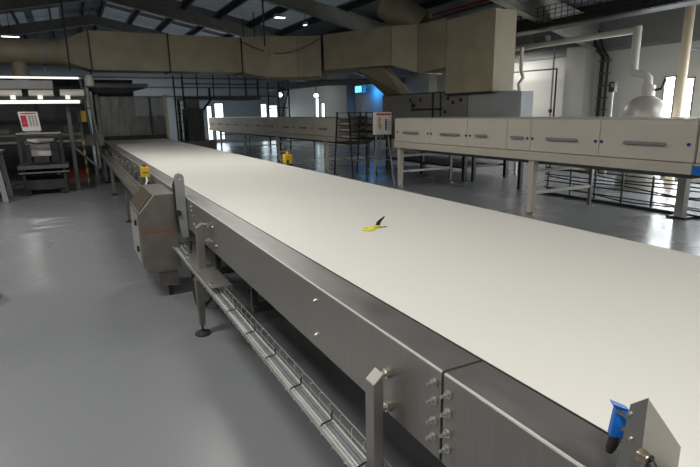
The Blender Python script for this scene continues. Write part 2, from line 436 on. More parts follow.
# ------------------------------------------------------------------ wire basket tray
TY0, TY1 = -.2, 5.15
def basket():
    mb = MB(); xs = (.757, .78, .803, .826); zb_ = .49; zt = .548
    for x in xs: mb.tube([(x, TY0, zb_), (x, TY1, zb_)], .0026, 5)
    for (x, z) in ((.745, .505), (.745, .52), (.83, .52), (.846, zt)): mb.tube([(x, TY0, z), (x, TY1, z)], .0032, 5)
    y = TY0
    while y <= TY1 - .01:
        mb.tube([(.745, y, .52), (.745, y, zb_), (.83, y, zb_), (.832, y, zt), (.846, y, zt)], .0028, 5)
        y += .10
    return mb
tr = thing('cable_tray', 'wire mesh cable basket running below the conveyor side', 'cable tray', (.76, 2.5, .472))
basket().build('wire_basket', 'wire', tr)
for i, y in enumerate([.55, .85, 1.15, 1.42, 1.72, 2.05, 2.4, 2.75, 3.15]):
    MB().tube([(.765, y, .494), (.748, y, .505), (.758, y, .521), (.78, y + .01, .517), (.812, y + .02, .515), (.818, y + .025, .548)], .0036, 6).build('cable_tie', 'black', tr)
def cable(x, z, r, m, lab, ph):
    pts = []
    for i in range(28):
        y = TY0 + (TY1 - TY0) * i / 27
        pts.append((x + .0012 * math.sin(i * .9 + ph), y, z + .002 * math.sin(i * 1.3 + ph)))
    o = MB().tube(pts, r, 8).build('electrical_cable', m, smooth=True)
    tag(o, lab, 'cable', 'cables in the wire tray')
cable(.762, .5005, .006, 'cablew', 'outermost white cable in the wire tray, on the aisle side', 0)
cable(.7765, .5005, .006, 'cablew', 'second white cable from the aisle in the wire tray', 1.2)
cable(.7915, .5, .0055, 'cableg', 'grey cable in the middle of the wire tray', 2.2)
cable(.809, .5, .0052, 'cableg', 'grey cable right of the middle of the wire tray', 3.1)
cable(.822, .5, .0052, 'cablew', 'white cable in the wire tray nearest the conveyor', 4)

# ------------------------------------------------------------------ control cabinet beside the conveyor
cb = thing('control_cabinet', 'stainless cabinet with sloped brown window and red stripe beside the conveyor', 'cabinet', (.62, 5.4, .10))
ya, yb = 5.1, 5.95
pr = [(.47, .86), (.62, 1.03), (.80, 1.03), (.80, .28), (.50, .28), (.47, .34)]
MB().prism(pr, 'y', ya, yb).build('body', 'steel_dull', cb, bevel=.004)
MB().prism([(.60, .13), (.60, .275), (.78, .275), (.78, .10)], 'y', ya + .06, yb - .1).build('lower_box', 'steel_dull', cb, bevel=.004)
o = MB(); dx, dz = .15, .17; nx, nz = -dz, dx; ln = math.hypot(nx, nz); nx /= ln; nz /= ln
def sp_(t, s_): return (.47 + dx * t + nx * s_, .86 + dz * t + nz * s_)
o.prism([sp_(.06, .001), sp_(.94, .001), sp_(.94, .008), sp_(.06, .008)], 'y', ya + .05, yb - .05)
M['amber'] = mat('amber_window', (.06, .046, .028), .55, .0, spec=.2, var=.25, scale=8)
o.build('sloped_window', 'amber', cb)
MB().box(.472, .80, ya - .002, ya - .0005, .676, .688).build('red_stripe', 'redtape', cb)
MB().box(.4672, .4698, ya, yb, .676, .688).build('side_stripe', 'redtape', cb)
MB().box(.460, .4698, ya + .1, yb - .1, .36, .84).build('side_door', 'wire', cb, bevel=.002)
for z in (.46, .72): MB().box(.442, .460, ya + .2, ya + .24, z, z + .05).build('latch', 'black', cb)
MB().box(.815, .875, 5.3, 5.75, .70, .90).build('mounting_arm', 'dark', cb)
for y in (ya + .12, yb - .25): MB().tube([(.70, y, .0), (.70, y, .13)], .02, 10).build('foot', 'black', cb, smooth=True)
# tall rounded guard plate next to the cabinet
gp = thing('guard_plate', 'tall round-topped grey metal plate between cabinet and white belt', 'plate', (.85, 5.0, .6))
mb = MB(); w0, w1 = .795, .880; pts = [(w1, .62), (w1, 1.19), (w1 - .012, 1.215), ((w0 + w1) / 2, 1.228), (w0 + .012, 1.215), (w0, 1.19), (w0, .85), (w0 + .03, .62)]
mb.prism(pts, 'y', 4.97, 5.02).build('plate', 'grey', gp, bevel=.004)
MB().prism([(w0 - .012, .78), (w0 - .012, 1.12), (w0 + .004, 1.16), (w0 + .004, .66)], 'y', 5.0, 5.06).build('rubber_edge', 'rubber', gp)
MB().lathe((.80, 4.955, .86), [(0, 0), (.03, 0), (.03, .02), (0, .02)], 14, 'y').build('clamp_knob', 'black', gp, smooth=True)
MB().lathe((.84, 4.962, 1.17), [(0, 0), (.008, 0), (.008, .009), (0, .009)], 8, 'y').build('screw', 'steel_bright', gp)
# small posts of wires under cabinet
cn = thing('cable_conduit', 'short dark cable drop behind the round-footed stand', 'conduit', (.84, 4.7, 0))
MB().tube([(.84, 4.72, .64), (.84, 4.72, .12), (.86, 4.74, .02), (.95, 4.8, .012)], .014, 8).build('left_hose', 'dark', cn, smooth=True)
MB().tube([(.87, 4.55, .64), (.87, 4.56, .2), (.92, 4.7, .012), (1.1, 5.0, .012)], .010, 8).build('right_hose', 'black', cn, smooth=True)

# ------------------------------------------------------------------ emergency stop boxes
def estop(x, y, z, s, label, arm):
    t = thing('emergency_stop', label, 'emergency stop', (x, y, z), None)
    MB().bbox(x - .045 * s, x + .045 * s, y - .05 * s, y + .05 * s, z, z + .11 * s, .008).build('housing', 'yellow', t)
    MB().lathe((x, y, z + .11 * s), [(0, 0), (.012 * s, 0), (.012 * s, .014 * s), (.018 * s, .018 * s), (.02 * s, .024 * s), (.012 * s, .03 * s), (0, .032 * s)], 16).build('red_button' if not arm else 'button', 'red' if arm else 'yellow', t, smooth=True)
    if arm: MB().box(x - .03 * s, x + .03 * s, y - .0515 * s, y - .0502 * s, z + .045 * s, z + .055 * s).build('label_strip', 'black', t)
    return t
e1 = estop(.80, 7.25, .975, 1.15, 'yellow emergency stop box with red button above the cabinet', True)
MB().tube([(.80, 7.17, .98), (.80, 7.10, .94), (.765, 6.95, .915), (.735, 6.80, .885), (.775, 6.66, .90), (.86, 6.55, .925)], .011, 8).build('hooked_arm', 'white', e1, smooth=True)
MB().box(.795, .884, 7.23, 7.27, .93, .974).build('bracket', 'steel_bright', e1)
e2 = estop(2.94, 7.66, .985, 1.3, 'yellow box on the far edge of the white belt', False)
MB().box(2.832, 2.99, 7.60, 7.72, .955, .984).build('bracket', 'black', e2)
MB().bbox(2.905, 2.93, 7.585, 7.595, 1.0, 1.05, .002).build('black_latch', 'black', e2)

# ------------------------------------------------------------------ small yellow/black tool on the belt
kn = thing('cutter', 'small yellow tool with upright black tip lying on the white belt', 'tool', (1.70, 2.88, .9985))
pts = []
for i in range(15):
    a = 2 * PI * i / 14
    pts.append((1.645 + .036 * math.cos(a), 2.875 + .03 * math.sin(a), 1.006))
MB().tube(pts, .007, 8).build('ring_handle', 'lemon', kn, smooth=True)
MB().tube([(1.676, 2.882, 1.006), (1.71, 2.895, 1.008), (1.745, 2.90, 1.010)], [.010, .013, .008], 8).build('grip', 'lemon', kn, smooth=True)
MB().loft([[(1.712, 2.895, 1.010), (1.738, 2.893, 1.010), (1.738, 2.903, 1.010), (1.712, 2.905, 1.010)],
           [(1.722, 2.895, 1.040), (1.752, 2.893, 1.040), (1.752, 2.901, 1.040), (1.722, 2.902, 1.040)],
           [(1.745, 2.896, 1.056), (1.774, 2.895, 1.060), (1.774, 2.900, 1.060), (1.745, 2.902, 1.056)],
           [(1.776, 2.897, 1.073), (1.784, 2.897, 1.074), (1.784, 2.899, 1.074), (1.776, 2.899, 1.073)]]).build('black_tip', 'black', kn)
MB().box(1.735, 1.80, 2.897, 2.901, .9988, 1.003).build('blade', 'dark', kn)

# ------------------------------------------------------------------ bent guard + blue sensor at bottom right
gd = thing('sensor_guard', 'bent grey steel guard plate mounted on the conveyor edge at bottom right', 'guard', (.95, .5, 1.0))
A = [(.880, .509, 1.23), (.880, .541, 1.200), (.880, .556, 1.05), (.880, .556, .90), (.880, .509, .90)]
B = [(.8832, .51, 1.2265), (.8832, .51, 1.0015), (1.014, .51, 1.0015), (1.014, .51, 1.08)]
def sheet(P, nrm, th=.003):
    nrm = Vector(nrm).normalized() * th
    q = [Vector(p) for p in P]
    return MB().loft([q, [v + nrm for v in q]])
sheet(A, (1, 0, 0)).build('narrow_leaf', 'steel', gd)
sheet(B, (0, 1, 0)).build('broad_leaf', 'steel', gd)
for (y, z) in ((.538, 1.182), (.532, 1.132)): MB().lathe((.875, y, z), [(0, 0), (.0035, 0), (.0045, .005), (0, .005)], 10, 'x').build('screw', 'steel_bright', gd, smooth=True)
MB().lathe((.872, .488, 1.115), [(0, 0), (.011, 0), (.013, .004), (.013, .020), (0, .022)], 16, 'y').build('threaded_nut', 'copper', gd, smooth=True)
MB().lathe((.876, .486, 1.116), [(0, 0), (.008, 0), (.008, .004), (0, .004)], 12, 'y').build('hole_cap', 'black', gd, smooth=True)
MB().tube([(.862, .44, 1.06), (.868, .47, 1.095), (.872, .487, 1.11)], .010, 12).build('cable_gland', 'black', gd, smooth=True)
bs = thing('sensor', 'blue sensor block with black plug beside the bent guard plate', 'sensor', (.93, .60, 1.0))
MB().hexa([(.918, .60, 1.082), (.944, .585, 1.072), (.956, .60, 1.072), (.930, .615, 1.082), (.930, .60, 1.146), (.952, .585, 1.138), (.962, .60, 1.138), (.942, .615, 1.146)]).build('housing', 'blue', bs, bevel=.002)
MB().hexa([(.922, .60, 1.149), (.952, .583, 1.141), (.960, .60, 1.141), (.934, .617, 1.149), (.918, .60, 1.157), (.944, .585, 1.146), (.952, .60, 1.146), (.930, .617, 1.157)]).build('mounting_flange', 'blue', bs)
MB().tube([(.938, .600, 1.078), (.931, .600, 1.064), (.926, .601, 1.052), (.923, .602, 1.042)], [.011, .0115, .010, .006], 12).build('plug', 'black', bs, smooth=True)
MB().box(.884, .935, .553, .556, 1.134, 1.141).build('mounting_strap', 'steel', bs)
MB().box(.930, .935, .556, .602, 1.134, 1.141).build('mounting_strap', 'steel', bs)

# ================================================================== CREAM OVENS
def oven(name_label, ys, ye, seams, handles, buttons, legs, grp='ovens'):
    t = thing('tunnel_oven', name_label, 'oven', (7.55, (ys + ye) / 2, 0), None)
    X0, X1 = 6.75, 8.40
    MB().prism([(X0 + .02, 1.065), (X0 + .02, 1.585), (X0 + .06, 1.60), (X1, 1.60), (X1, 1.065)], 'y', ys, ye).build('body', 'cream', t)
    MB().prism([(X0 - .02, .925), (X0 - .02, 1.045), (X0 + .0, 1.06), (X1, 1.06), (X1, .925)], 'y', ys, ye).build('base_frame', 'cream_d', t)
    for i in range(len(seams) - 1):
        MB().bbox(X0, X0 + .019, seams[i] + .006, seams[i + 1] - .006, 1.072, 1.585, .004).build('door_panel', 'cream', t)
    for (a, b) in handles:
        mb = MB(); z = 1.285
        mb.bbox(X0 - .045, X0 - .02, a, b, z - .022, z + .022, .008)
        mb.box(X0 - .03, X0, a + .04, a + .07, z - .015, z + .015).box(X0 - .03, X0, b - .07, b - .04, z - .015, z + .015)
        mb.build('handle', 'grey', t)
    for (y, z) in buttons:
        MB().lathe((X0 - .012, y, z), [(0, 0), (.022, 0), (.022, .012), (0, .012)], 12, 'x').build('blue_button', 'bluebtn', t, smooth=True)
    for y in legs:
        for x in (X0 + .02, X1 - .12):
            q = 1.0 if x < 7.5 else .6
            MB().hexa([(x + .01, y - .045 * q, .03), (x + .09 * q, y - .045 * q, .03), (x + .09 * q, y + .045 * q, .03), (x + .01, y + .045 * q, .03),
                       (x, y - .06 * q, .924), (x + .11 * q, y - .06 * q, .924), (x + .11 * q, y + .06 * q, .924), (x, y + .06 * q, .924)]).build('leg', 'cream_d' if q > .9 else 'steel_dull', t)
            MB().lathe((x + .05, y, 0), [(0, 0), (.06, 0), (.06, .012), (.02, .03), (0, .03)], 14).build('foot', 'steel_bright', t, smooth=True)
        for z in (.36, .73):
            MB().box(X0 + .12, X1 - .12, y - .025, y + .025, z - .025, z + .025).build('cross_bar', 'pipe', t)
    MB().prism([(X0 + .25, .90), (X1 - .2, .90), (X1 - .35, .80), (X0 + .55, .80)], 'y', ys + .3, ye - .3).build('drip_duct', 'dkgrey', t)
    return t
oven('nearer cream oven with long handles, level with the metal sign stand', 3.72, 10.52,
     [3.72, 5.06, 6.36, 6.90, 7.95, 9.14, 10.52],
     [(4.08, 4.66), (5.42, 6.01), (6.50, 6.78), (7.38, 7.70), (8.16, 8.76), (9.54, 10.13)],
     [(5.02, 1.28), (5.12, 1.28), (6.31, 1.275), (6.42, 1.275), (7.86, 1.275), (7.98, 1.275), (9.09, 1.28), (9.21, 1.28), (10.4, 1.28), (3.80, 1.29)], [10.38, 6.33])
oven('nearest cream oven section at the right edge beyond the blue label', -1.0, 3.70, [-1.0, .5, 2.1, 3.70], [(2.5, 3.1), (1.0, 1.6)], [(3.62, 1.29)], [2.3, -.6])
s2 = [13.7 + 1.55 * i for i in range(11)]
oven('farther cream oven receding behind the dark rack', 13.7, 29.2, s2, [(a + .5, a + 1.05) for a in s2[:-1]], [(a + .06, 1.28) for a in s2[1:-1]], [14.5, 18.7, 22.9, 27.1])
bl = MB().box(6.705, 6.7295, 3.50, 3.70, .93, 1.04).build('label_plate', 'blue')
tag(bl, 'blue plate fixed on the frame of the cream oven at the right edge', 'plate')

# black cable guard rail behind near oven
rl = thing('guard_rail', 'low black rail with posts running on the floor behind the cream oven', 'rail', (9.0, 6.5, 0))
for z in (.10, .24, .38, .52): MB().bar((9.0, -2.0, z), (9.0, 8.0, z), .02, .022).build('rail', 'dark', rl)
for i in range(18):
    y = -1.95 + i * .58
    MB().box(8.985, 9.015, y - .014, y + .014, .0, .56).build('post', 'black', rl)
for k, (ph, z) in enumerate(((0, .45), (1.7, .30), (3.3, .066))):
    pts = [(9.04, -1.9 + i * .34, z + .05 * math.sin(i * .75 + ph) * math.sin(i * .3 + ph)) for i in range(30)]
    tag(MB().tube(pts, .014, 6).build('hose', 'black', smooth=True), ('%s black hose looping along the low rail behind the oven' % ('upper', 'middle', 'lowest')[k]), 'hose')
kb = MB().box(8.70, 8.78, -2.0, 8.0, 0, .05).build('floor_kerb', 'dark'); tag(kb, 'dark low kerb line on the floor behind the oven legs', 'kerb')
cl = thing('column', 'grey square column on a dark base behind the oven near the right edge', 'column', (8.54, 4.83, 0))
MB().box(8.47, 8.60, 4.74, 4.87, .03, 1.55).build('shaft', 'wallw', cl)
MB().box(8.42, 8.67, 4.66, 4.96, 0, .03).build('base_plate', 'dark', cl)
# dark rack in the gap
rk = thing('tray_rack', 'dark open rack with shelves and splayed legs between the two ovens', 'rack', (7.3, 12.5, 0))
for (y, yt) in ((12.45, 12.65), (13.6, 13.35)):
    for x in (6.66, 7.4): MB().bar((x, y, 0), (x, yt, 1.76), .035).build('leg', 'dark', rk)
for z in (1.06, 1.24, 1.41, 1.58, 1.74):
    MB().box(6.64, 7.42, 11.7, 13.42, z - .018, z + .002).build('shelf', 'dark', rk)
for y in (11.72,):
    for x in (6.66, 7.4): MB().bar((x, y, 0), (x, y, 1.76), .03).build('leg', 'dark', rk)
for x in (6.66, 7.4): MB().bar((x, 11.72, .5), (x, 13.5, .5), .025).build('stretcher', 'grey', rk)
for z in (1.10, 1.28, 1.45, 1.62):
    o = MB().box(6.72, 7.3, 12.75, 13.25, z - .03, z + .02).build('baking_tray', 'cream_d')
    tag(o, {1.10: 'cream tray on the lowest rack shelf', 1.28: 'cream tray on the second lowest rack shelf', 1.45: 'cream tray on the middle rack shelf', 1.62: 'cream tray on the second highest rack shelf'}[z], 'tray', 'trays on the dark rack')
# sign stand
sg = thing('sign_stand', 'white metal sign box on thin A-shaped legs in front of the cream oven', 'sign stand', (6.55, 11.0, 0))
MB().bbox(6.34, 6.79, 10.72, 10.84, 1.22, 1.74, .01).build('sign_box', 'signwhite', sg)
MB().box(6.37, 6.76, 10.716, 10.7195, 1.67, 1.71).build('red_header', 'signred', sg)
MB().box(6.61, 6.65, 10.716, 10.7195, 1.32, 1.58).build('black_figure', 'black', sg)
MB().prism([(6.42, 1.62), (6.50, 1.62), (6.48, 1.50), (6.52, 1.42), (6.46, 1.32), (6.42, 1.40)], 'y', 10.716, 10.7195).build('ochre_figure', 'orange', sg)
for z in (1.50, 1.44, 1.38, 1.32): MB().box(6.68, 6.75, 10.716, 10.7195, z, z + .02).build('print_line', 'signgrey', sg)
for (a, b) in (((6.40, 10.78, 1.22), (6.28, 10.70, 0)), ((6.72, 10.78, 1.22), (6.86, 10.70, 0)), ((6.56, 10.84, 1.22), (6.56, 11.2, 0))):
    MB().bar(a, b, .028).build('leg', 'grey', sg)
MB().bar((6.35, 10.755, .9), (6.76, 10.755, .9), .022).build('cross_bar', 'grey', sg)

# ================================================================== MACHINE ENCLOSURES BEHIND THE OVEN
en = thing('machine_enclosure', 'dark grey machine cabinet under the tan duct behind the oven', 'machine', (9.4, 12, 0))
MB().box(8.6, 10.2, 10.15, 14.1, .95, 2.20).build('cabinet', 'greycab', en)
MB().box(8.58, 8.6, 11.50, 11.56, .95, 2.20).build('seam_strip', 'dark', en)
MB().box(8.58, 8.6, 11.18, 11.22, .95, 2.20).build('seam_strip', 'dark', en)
for (y, z) in ((10.4, 2.0), (10.7, 1.95), (12.1, 2.05), (12.4, 1.9), (11.0, 1.72), (10.9, 2.05), (12.6, 2.05)):
    MB().box(8.575, 8.6, y - .04, y + .04, z - .04, z + .04).build('switch_block', 'dark', en)
MB().tube([(8.56, 12.45, 1.80), (8.56, 11.1, 1.80)], .02, 6).build('cable_pipe', 'dark', en)
MB().tube([(8.56, 12.45, 2.02), (8.56, 12.45, 1.74)], .02, 6).build('cable_pipe', 'dark', en)
MB().box(8.6, 10.2, 10.15, 14.1, 2.2, 2.23).build('top_flange', 'dark', en)
e3 = thing('machine_enclosure', 'light blue-grey panelled box at the foot of the vertical tan duct', 'machine', (9.3, 9, 0))
MB().box(8.6, 8.95, 8.42, 10.13, .95, 2.13).build('cabinet', 'ltgrey', e3)
MB().box(8.59, 8.6, 8.42, 10.13, .95, 1.0).build('skirting', 'dark', e3)
for (x, y) in ((8.7, 10.3), (10.1, 10.3), (8.7, 13.95), (10.1, 13.95), (8.7, 12.1)): MB().box(x - .05, x + .05, y - .05, y + .05, 0, .95).build('leg', 'dark', en)
MB().box(8.7, 10.1, 10.4, 13.9, .30, .36).build('lower_shelf', 'dark', en)
for y in (8.5, 10.05): MB().box(8.74, 8.82, y - .04, y + .04, 0, .95).build('leg', 'dark', e3)
# ================================================================== DUCT RUN
dc = thing('ventilation_duct', 'large tan rectangular air duct crossing the hall under the roof', 'duct', (4, 15, 2.75))
ZB, ZT = 2.97, 3.96
def run(pts, name, m):     # pts: near-side plan corners ; each (xn,yn,xf,yf,zb,zt)
    mb = MB(); rings = [[(a, b, zb), (c, d, zb), (c, d, zt), (a, b, zt)] for (a, b, c, d, zb, zt) in pts]
    return mb.loft(rings).build(name, m, dc)
run([(.72, 16.0, .72, 17.0, ZB, ZT), (2.72, 16, 2.72, 17, ZB, ZT)], 'straight_section', 'duct')
run([(2.735, 16.0, 2.735, 17.0, ZB, ZT), (4.82, 16, 4.82, 17, ZB, ZT)], 'straight_section', 'duct2')
run([(4.835, 15.98, 4.835, 17.0, ZB, ZT), (5.45, 15.35, 6.0, 16.9, 2.80, ZT)], 'angled_section', 'duct2')
run([(5.46, 15.34, 6.02, 16.9, 2.80, ZT), (6.25, 15.10, 6.9, 16.4, 2.80, ZT)], 'deep_section', 'duct2')
run([(6.26, 15.09, 6.92, 16.4, 2.80, ZT), (6.85, 14.72, 7.6, 15.9, 2.82, ZT)], 'deep_section', 'duct')
run([(6.86, 14.55, 7.62, 15.7, ZB, ZT), (7.86, 12.45, 9.0, 13.4, ZB, ZT)], 'angled_section', 'duct')
run([(7.87, 12.44, 9.02, 13.38, ZB, ZT), (8.36, 11.95, 9.6, 12.5, 2.75, ZT)], 'angled_section', 'duct2')
run([(8.37, 11.94, 9.62, 12.0, 2.75, ZT), (8.50, 10.92, 9.6, 10.92, 2.80, ZT)], 'straight_section', 'duct')
MB().box(8.5, 9.12, 9.20, 10.9, 2.135, 3.90).build('vertical_drop', 'duct2', dc)
MB().box(8.48, 9.14, 9.18, 10.92, 2.135, 2.165).build('flange', 'dark', dc)
for x in (2.727, 4.827): MB().box(x - .02, x + .02, 15.97, 17.03, ZB - .03, ZT + .03).build('flange', 'dark', dc)
MB().box(.70, .74, 15.95, 17.05, ZB - .05, ZT + .05).build('flange', 'dark', dc)
# round section + cone
MB().lathe((-8.8, 16.5, 3.42), [(0, 0), (.32, 0), (.32, 8.55), (.33, 8.55), (.33, 8.62), (.32, 8.62), (.32, 8.8), (0, 8.8)], 28, 'x').build('round_section', 'duct', dc, smooth=True)
mb = MB(); rings = []
for k in range(2):
    ring = []
    for i in range(32):
        a = 2 * PI * i / 32
        if k == 0: ring.append((.0, 16.5 + .32 * math.cos(a), 3.42 + .32 * math.sin(a)))
        else:
            c, s_ = math.cos(a), math.sin(a); m_ = max(abs(c), abs(s_)); ring.append((.70, 16.5 + .5 * c / m_, 3.465 + .495 * s_ / m_))
    rings.append(ring)
mb.loft(rings).build('cone_section', 'duct', dc)
MB().lathe((-.95, 16.5, 2.50), [(0, 0), (.19, 0), (.19, .68), (0, .68)], 20).build('branch_drop', 'duct', dc, smooth=True)
# sagging cable in front of duct
pts = [(4.75 + 2.0 * t, 15.85 - 1.3 * t, 3.85 - .38 * math.sin(PI * t)) for t in [i / 12 for i in range(13)]]
tag(MB().tube(pts, .012, 5).build('hanging_cable', 'black'), 'thin black cable sagging in front of the tan duct', 'cable')
# branch hopper under duct
hp = thing('duct_hopper', 'brown tapered duct hopper dropping onto the dark grey machine cabinet', 'duct', (9, 13.2, 2.23))
MB().loft([[(8.65, 13.1, 2.235), (8.65, 14.05, 2.235), (9.0, 14.05, 2.235), (9.0, 13.1, 2.235)], [(7.9, 12.9, 2.96), (7.4, 13.6, 2.96), (8.2, 14.3, 2.96), (8.45, 13.4, 2.96)]]).build('hopper', 'duct', hp)
# diagonal round duct rising to the roof
dd = thing('round_duct', 'round tan duct rising at a slant from the rectangular duct to the roof', 'duct', (8.7, 12.6, 4))
MB().tube([(8.85, 12.4, 3.99), (8.60, 12.7, 4.25), (8.15, 13.2, 4.66)], .40, 28).build('pipe', 'duct', dd, smooth=True)
MB().lathe((8.85, 12.4, 3.965), [(0, 0), (.40, 0), (.40, .05), (0, .05)], 28).build('collar', 'dark', dd, smooth=True)
# hanger rods
for (x, y, z0_, lab) in ((.19, 15.4, 2.9, 'black hanger rod left of the tan cone duct'), (4.87, 14.0, 3.5, 'black hanger rod in front of the middle of the tan duct')):
    z1_ = zr(x) - .1
    o = MB().tube([(x, y, z0_), (x, y, z1_)], .022, 6).build('hanger_rod', 'black'); tag(o, lab, 'rod', 'hanger rods')
sr = thing('pipe_strap', 'metal strap wrapped around the round duct at the left', 'strap', (-.35, 16.5, 3))
MB().lathe((-.42, 16.5, 3.42), [(.322, 0), (.345, 0), (.345, .08), (.322, .08)], 28, 'x').build('band', 'grey', sr, smooth=True)
MB().box(-.40, -.36, 16.14, 16.18, 2.85, 3.0).build('clamp', 'grey', sr)

# ================================================================== RIGHT WALL SERVICES
ct = thing('cable_ladder', 'black wire cable ladder high along the right wall', 'cable tray', (10.5, 9, 3.6))
mb = MB()
for z in (3.66, 3.76, 3.86, 3.96, 4.06, 4.16): mb.bar((10.5, 0, z), (10.5, 14, z), .012)
y = 0
while y < 14: mb.box(10.494, 10.506, y, y + .012, 3.66, 4.16); y += .18
mb.build('front_mesh', 'black', ct)
MB().box(10.52, 11.1, 0, 14, 3.68, 3.70).build('bed', 'dark', ct)
MB().box(10.55, 11.0, 0, 14, 3.70, 3.80).build('cable_bundle', 'black', ct)
MB().box(11.08, 11.1, 0, 14, 3.70, 3.95).build('back_rail', 'dark', ct)
for y in (3, 8, 13):
    for x in (10.5, 11.1): MB().tube([(x, y, 3.66), (x, y, zr(x) - .02)], .012, 6).build('hanger', 'black', ct)
cp = thing('beam', 'long pale grey channel beam high up beside the slanted duct', 'beam', (10.2, 9, 4.25))
MB().bar((10.0, 1, 4.33), (10.0, 15.5, 4.33), .16, .10).build('channel', 'ltgrey', cp)
for y in (4.2, 10.2): MB().bar((10.0, y, 4.38), (10.0, y, 4.75), .03).build('hanger', 'black', cp)
tag(MB().tube([(9.6, 1, 4.42), (9.6, 15.6, 4.42)], .035, 10).build('sprinkler_pipe', 'red', smooth=True), 'thin red pipe running high above the tan duct', 'pipe')
wp = thing('steam_pipe', 'white insulated pipe running level then down into the round tank', 'pipe', (11, 9, 2.0))
MB().tube([(11, 13.2, 3.36), (11, 7.56, 3.36)], .07, 14).build('level_run', 'pipe', wp, smooth=True)
MB().tube([(11, 7.57, 3.43), (11, 7.56, 3.36), (11.0, 7.56, 2.56), (11.0, 7.52, 2.47), (11.0, 7.28, 2.42), (11.0, 7.20, 2.34), (11.0, 7.19, 2.2)], .088, 16).build('down_run', 'pipe', wp, smooth=True)
MB().box(10.9, 11.1, 10.0, 10.35, 3.43, 3.56).build('pipe_clamp', 'dkgrey', wp)
tk = thing('tank', 'round pale domed tank with pipe on top behind the cream oven', 'tank', (11.0, 7.2, 0))
prof = [(0, .0), (.52, 0), (.52, 1.58)] + [(.52 * math.cos(a), 1.58 + .42 * math.sin(a)) for a in [PI / 2 * i / 8 for i in range(1, 8)]] + [(0, 2.0)]
MB().lathe((11.02, 7.22, 0), [(a * .84, b) for a, b in prof], 32).build('shell', 'tank', tk, smooth=True)
MB().lathe((11.0, 7.17, 1.98), [(0, 0), (.13, 0), (.13, .22), (0, .22)], 18).build('neck', 'pipe', tk, smooth=True)
MB().tube([(11.02, 7.03, 2.10), (11.02, 6.90, 2.12), (11.02, 6.84, 2.32)], .03, 8).build('valve_lever', 'black', tk, smooth=True)
bc = thing('signal_lamp', 'black signal lamp on a thin white post left of the round tank', 'lamp', (11.0, 8.02, 0))
MB().tube([(11, 8.02, 0), (11, 8.02, 2.1)], .025, 8).build('post', 'white', bc, smooth=True)
MB().bbox(10.94, 11.06, 7.95, 8.09, 2.10, 2.32, .01).build('head', 'black', bc)
MB().box(10.932, 10.94, 7.97, 8.02, 2.20, 2.28).build('lens', 'cablew', bc)
bp = thing('pipe', 'thick beige vertical pipe in front of the right windows', 'pipe', (11.75, 7, 0))
MB().tube([(11.85, 7.0, 0), (11.85, 7.0, zr(12) - .05)], .095, 20).build('shaft', 'beige', bp, smooth=True)
MB().box(11.93, 12.96, 6.97, 7.03, 2.95, 3.0).build('wall_bracket', 'dkgrey', bp)
cd = thing('conduit', 'thick black cable conduit running down the right wall', 'conduit', (12.85, 9.8, 0))
MB().tube([(12.75, 10.05, 3.75), (12.78, 9.95, 3.35), (12.9, 9.8, 3.1), (12.9, 9.8, 0)], .05, 8).build('outer_cable', 'black', cd, smooth=True)
MB().tube([(12.75, 9.85, 3.75), (12.8, 9.75, 3.3), (12.9, 9.62, 3.05), (12.9, 9.62, 0)], .03, 8).build('inner_cable', 'dark', cd, smooth=True)
for i in range(9): MB().box(12.84, 12.99, 9.58, 9.86, .4 + i * .32, .43 + i * .32).build('clip', 'dkgrey', cd)
pf = thing('bent_pipe', 'thin black pipe bent across the white right wall', 'pipe', (12.7, 11.5, 0))
MB().tube([(12.5, 13.9, 2.90), (12.5, 10.95, 2.86), (12.5, 10.95, 0)], .028, 8).build('pipe', 'dark', pf, smooth=True)
p2 = thing('wall_pipe', 'thin vertical grey pipe left of the wall pilaster', 'pipe', (12.75, 11.3, 0))
MB().tube([(12.75, 11.3, 0), (12.75, 11.3, 3.7)], .025, 8).build('pipe', 'grey', p2, smooth=True)
MB().box(12.71, 12.78, 11.26, 11.34, 1.64, 1.74).build('valve_box', 'black', p2)
ep = thing('exhaust_pipe', 'pale bent pipe beside the vertical tan duct', 'pipe', (10.5, 10.9, 2.0))
MB().tube([(10.6, 10.45, 3.3), (10.6, 10.45, 2.75), (10.6, 10.36, 2.55), (10.6, 10.50, 2.4), (10.6, 10.45, 2.2), (10.6, 10.45, 0)], .045, 10).build('pipe', 'pipe', ep, smooth=True)

# ================================================================== BLUE LAMP & FAR FIXTURES
bu = thing('insect_lamp', 'blue glowing lamp on a bracket below the duct', 'lamp', (12.4, 21.5, 2.7))
MB().bbox(12.55, 12.75, 22.4, 23.2, 2.62, 3.02, .02).build('housing', 'grey', bu)
MB().box(12.53, 12.549, 22.5, 23.1, 2.68, 2.96).build('glowing_face', 'bluelamp', bu)
MB().box(12.75, 12.99, 22.7, 22.9, 2.8, 2.85).build('bracket', 'dark', bu)
def wall_lamp(x, y, z, lab):
    t = thing('wall_lamp', lab, 'lamp', (x, y, z))
    MB().lathe((x, y, z), [(0, -.12), (.10, -.09), (.13, 0), (.09, .08), (0, .10)], 16).build('globe', 'lampon', t, smooth=True)
    MB().tube([(x, y, z + .09), (x, y, z + .6)], .02, 6).build('stem', 'dark', t)
    return t
wall_lamp(12.2, 27.0, 2.68, 'small round lamp above the far right doorway')
wall_lamp(9.72, 26.0, 2.68, 'small round lamp left of the far doorway lamps')

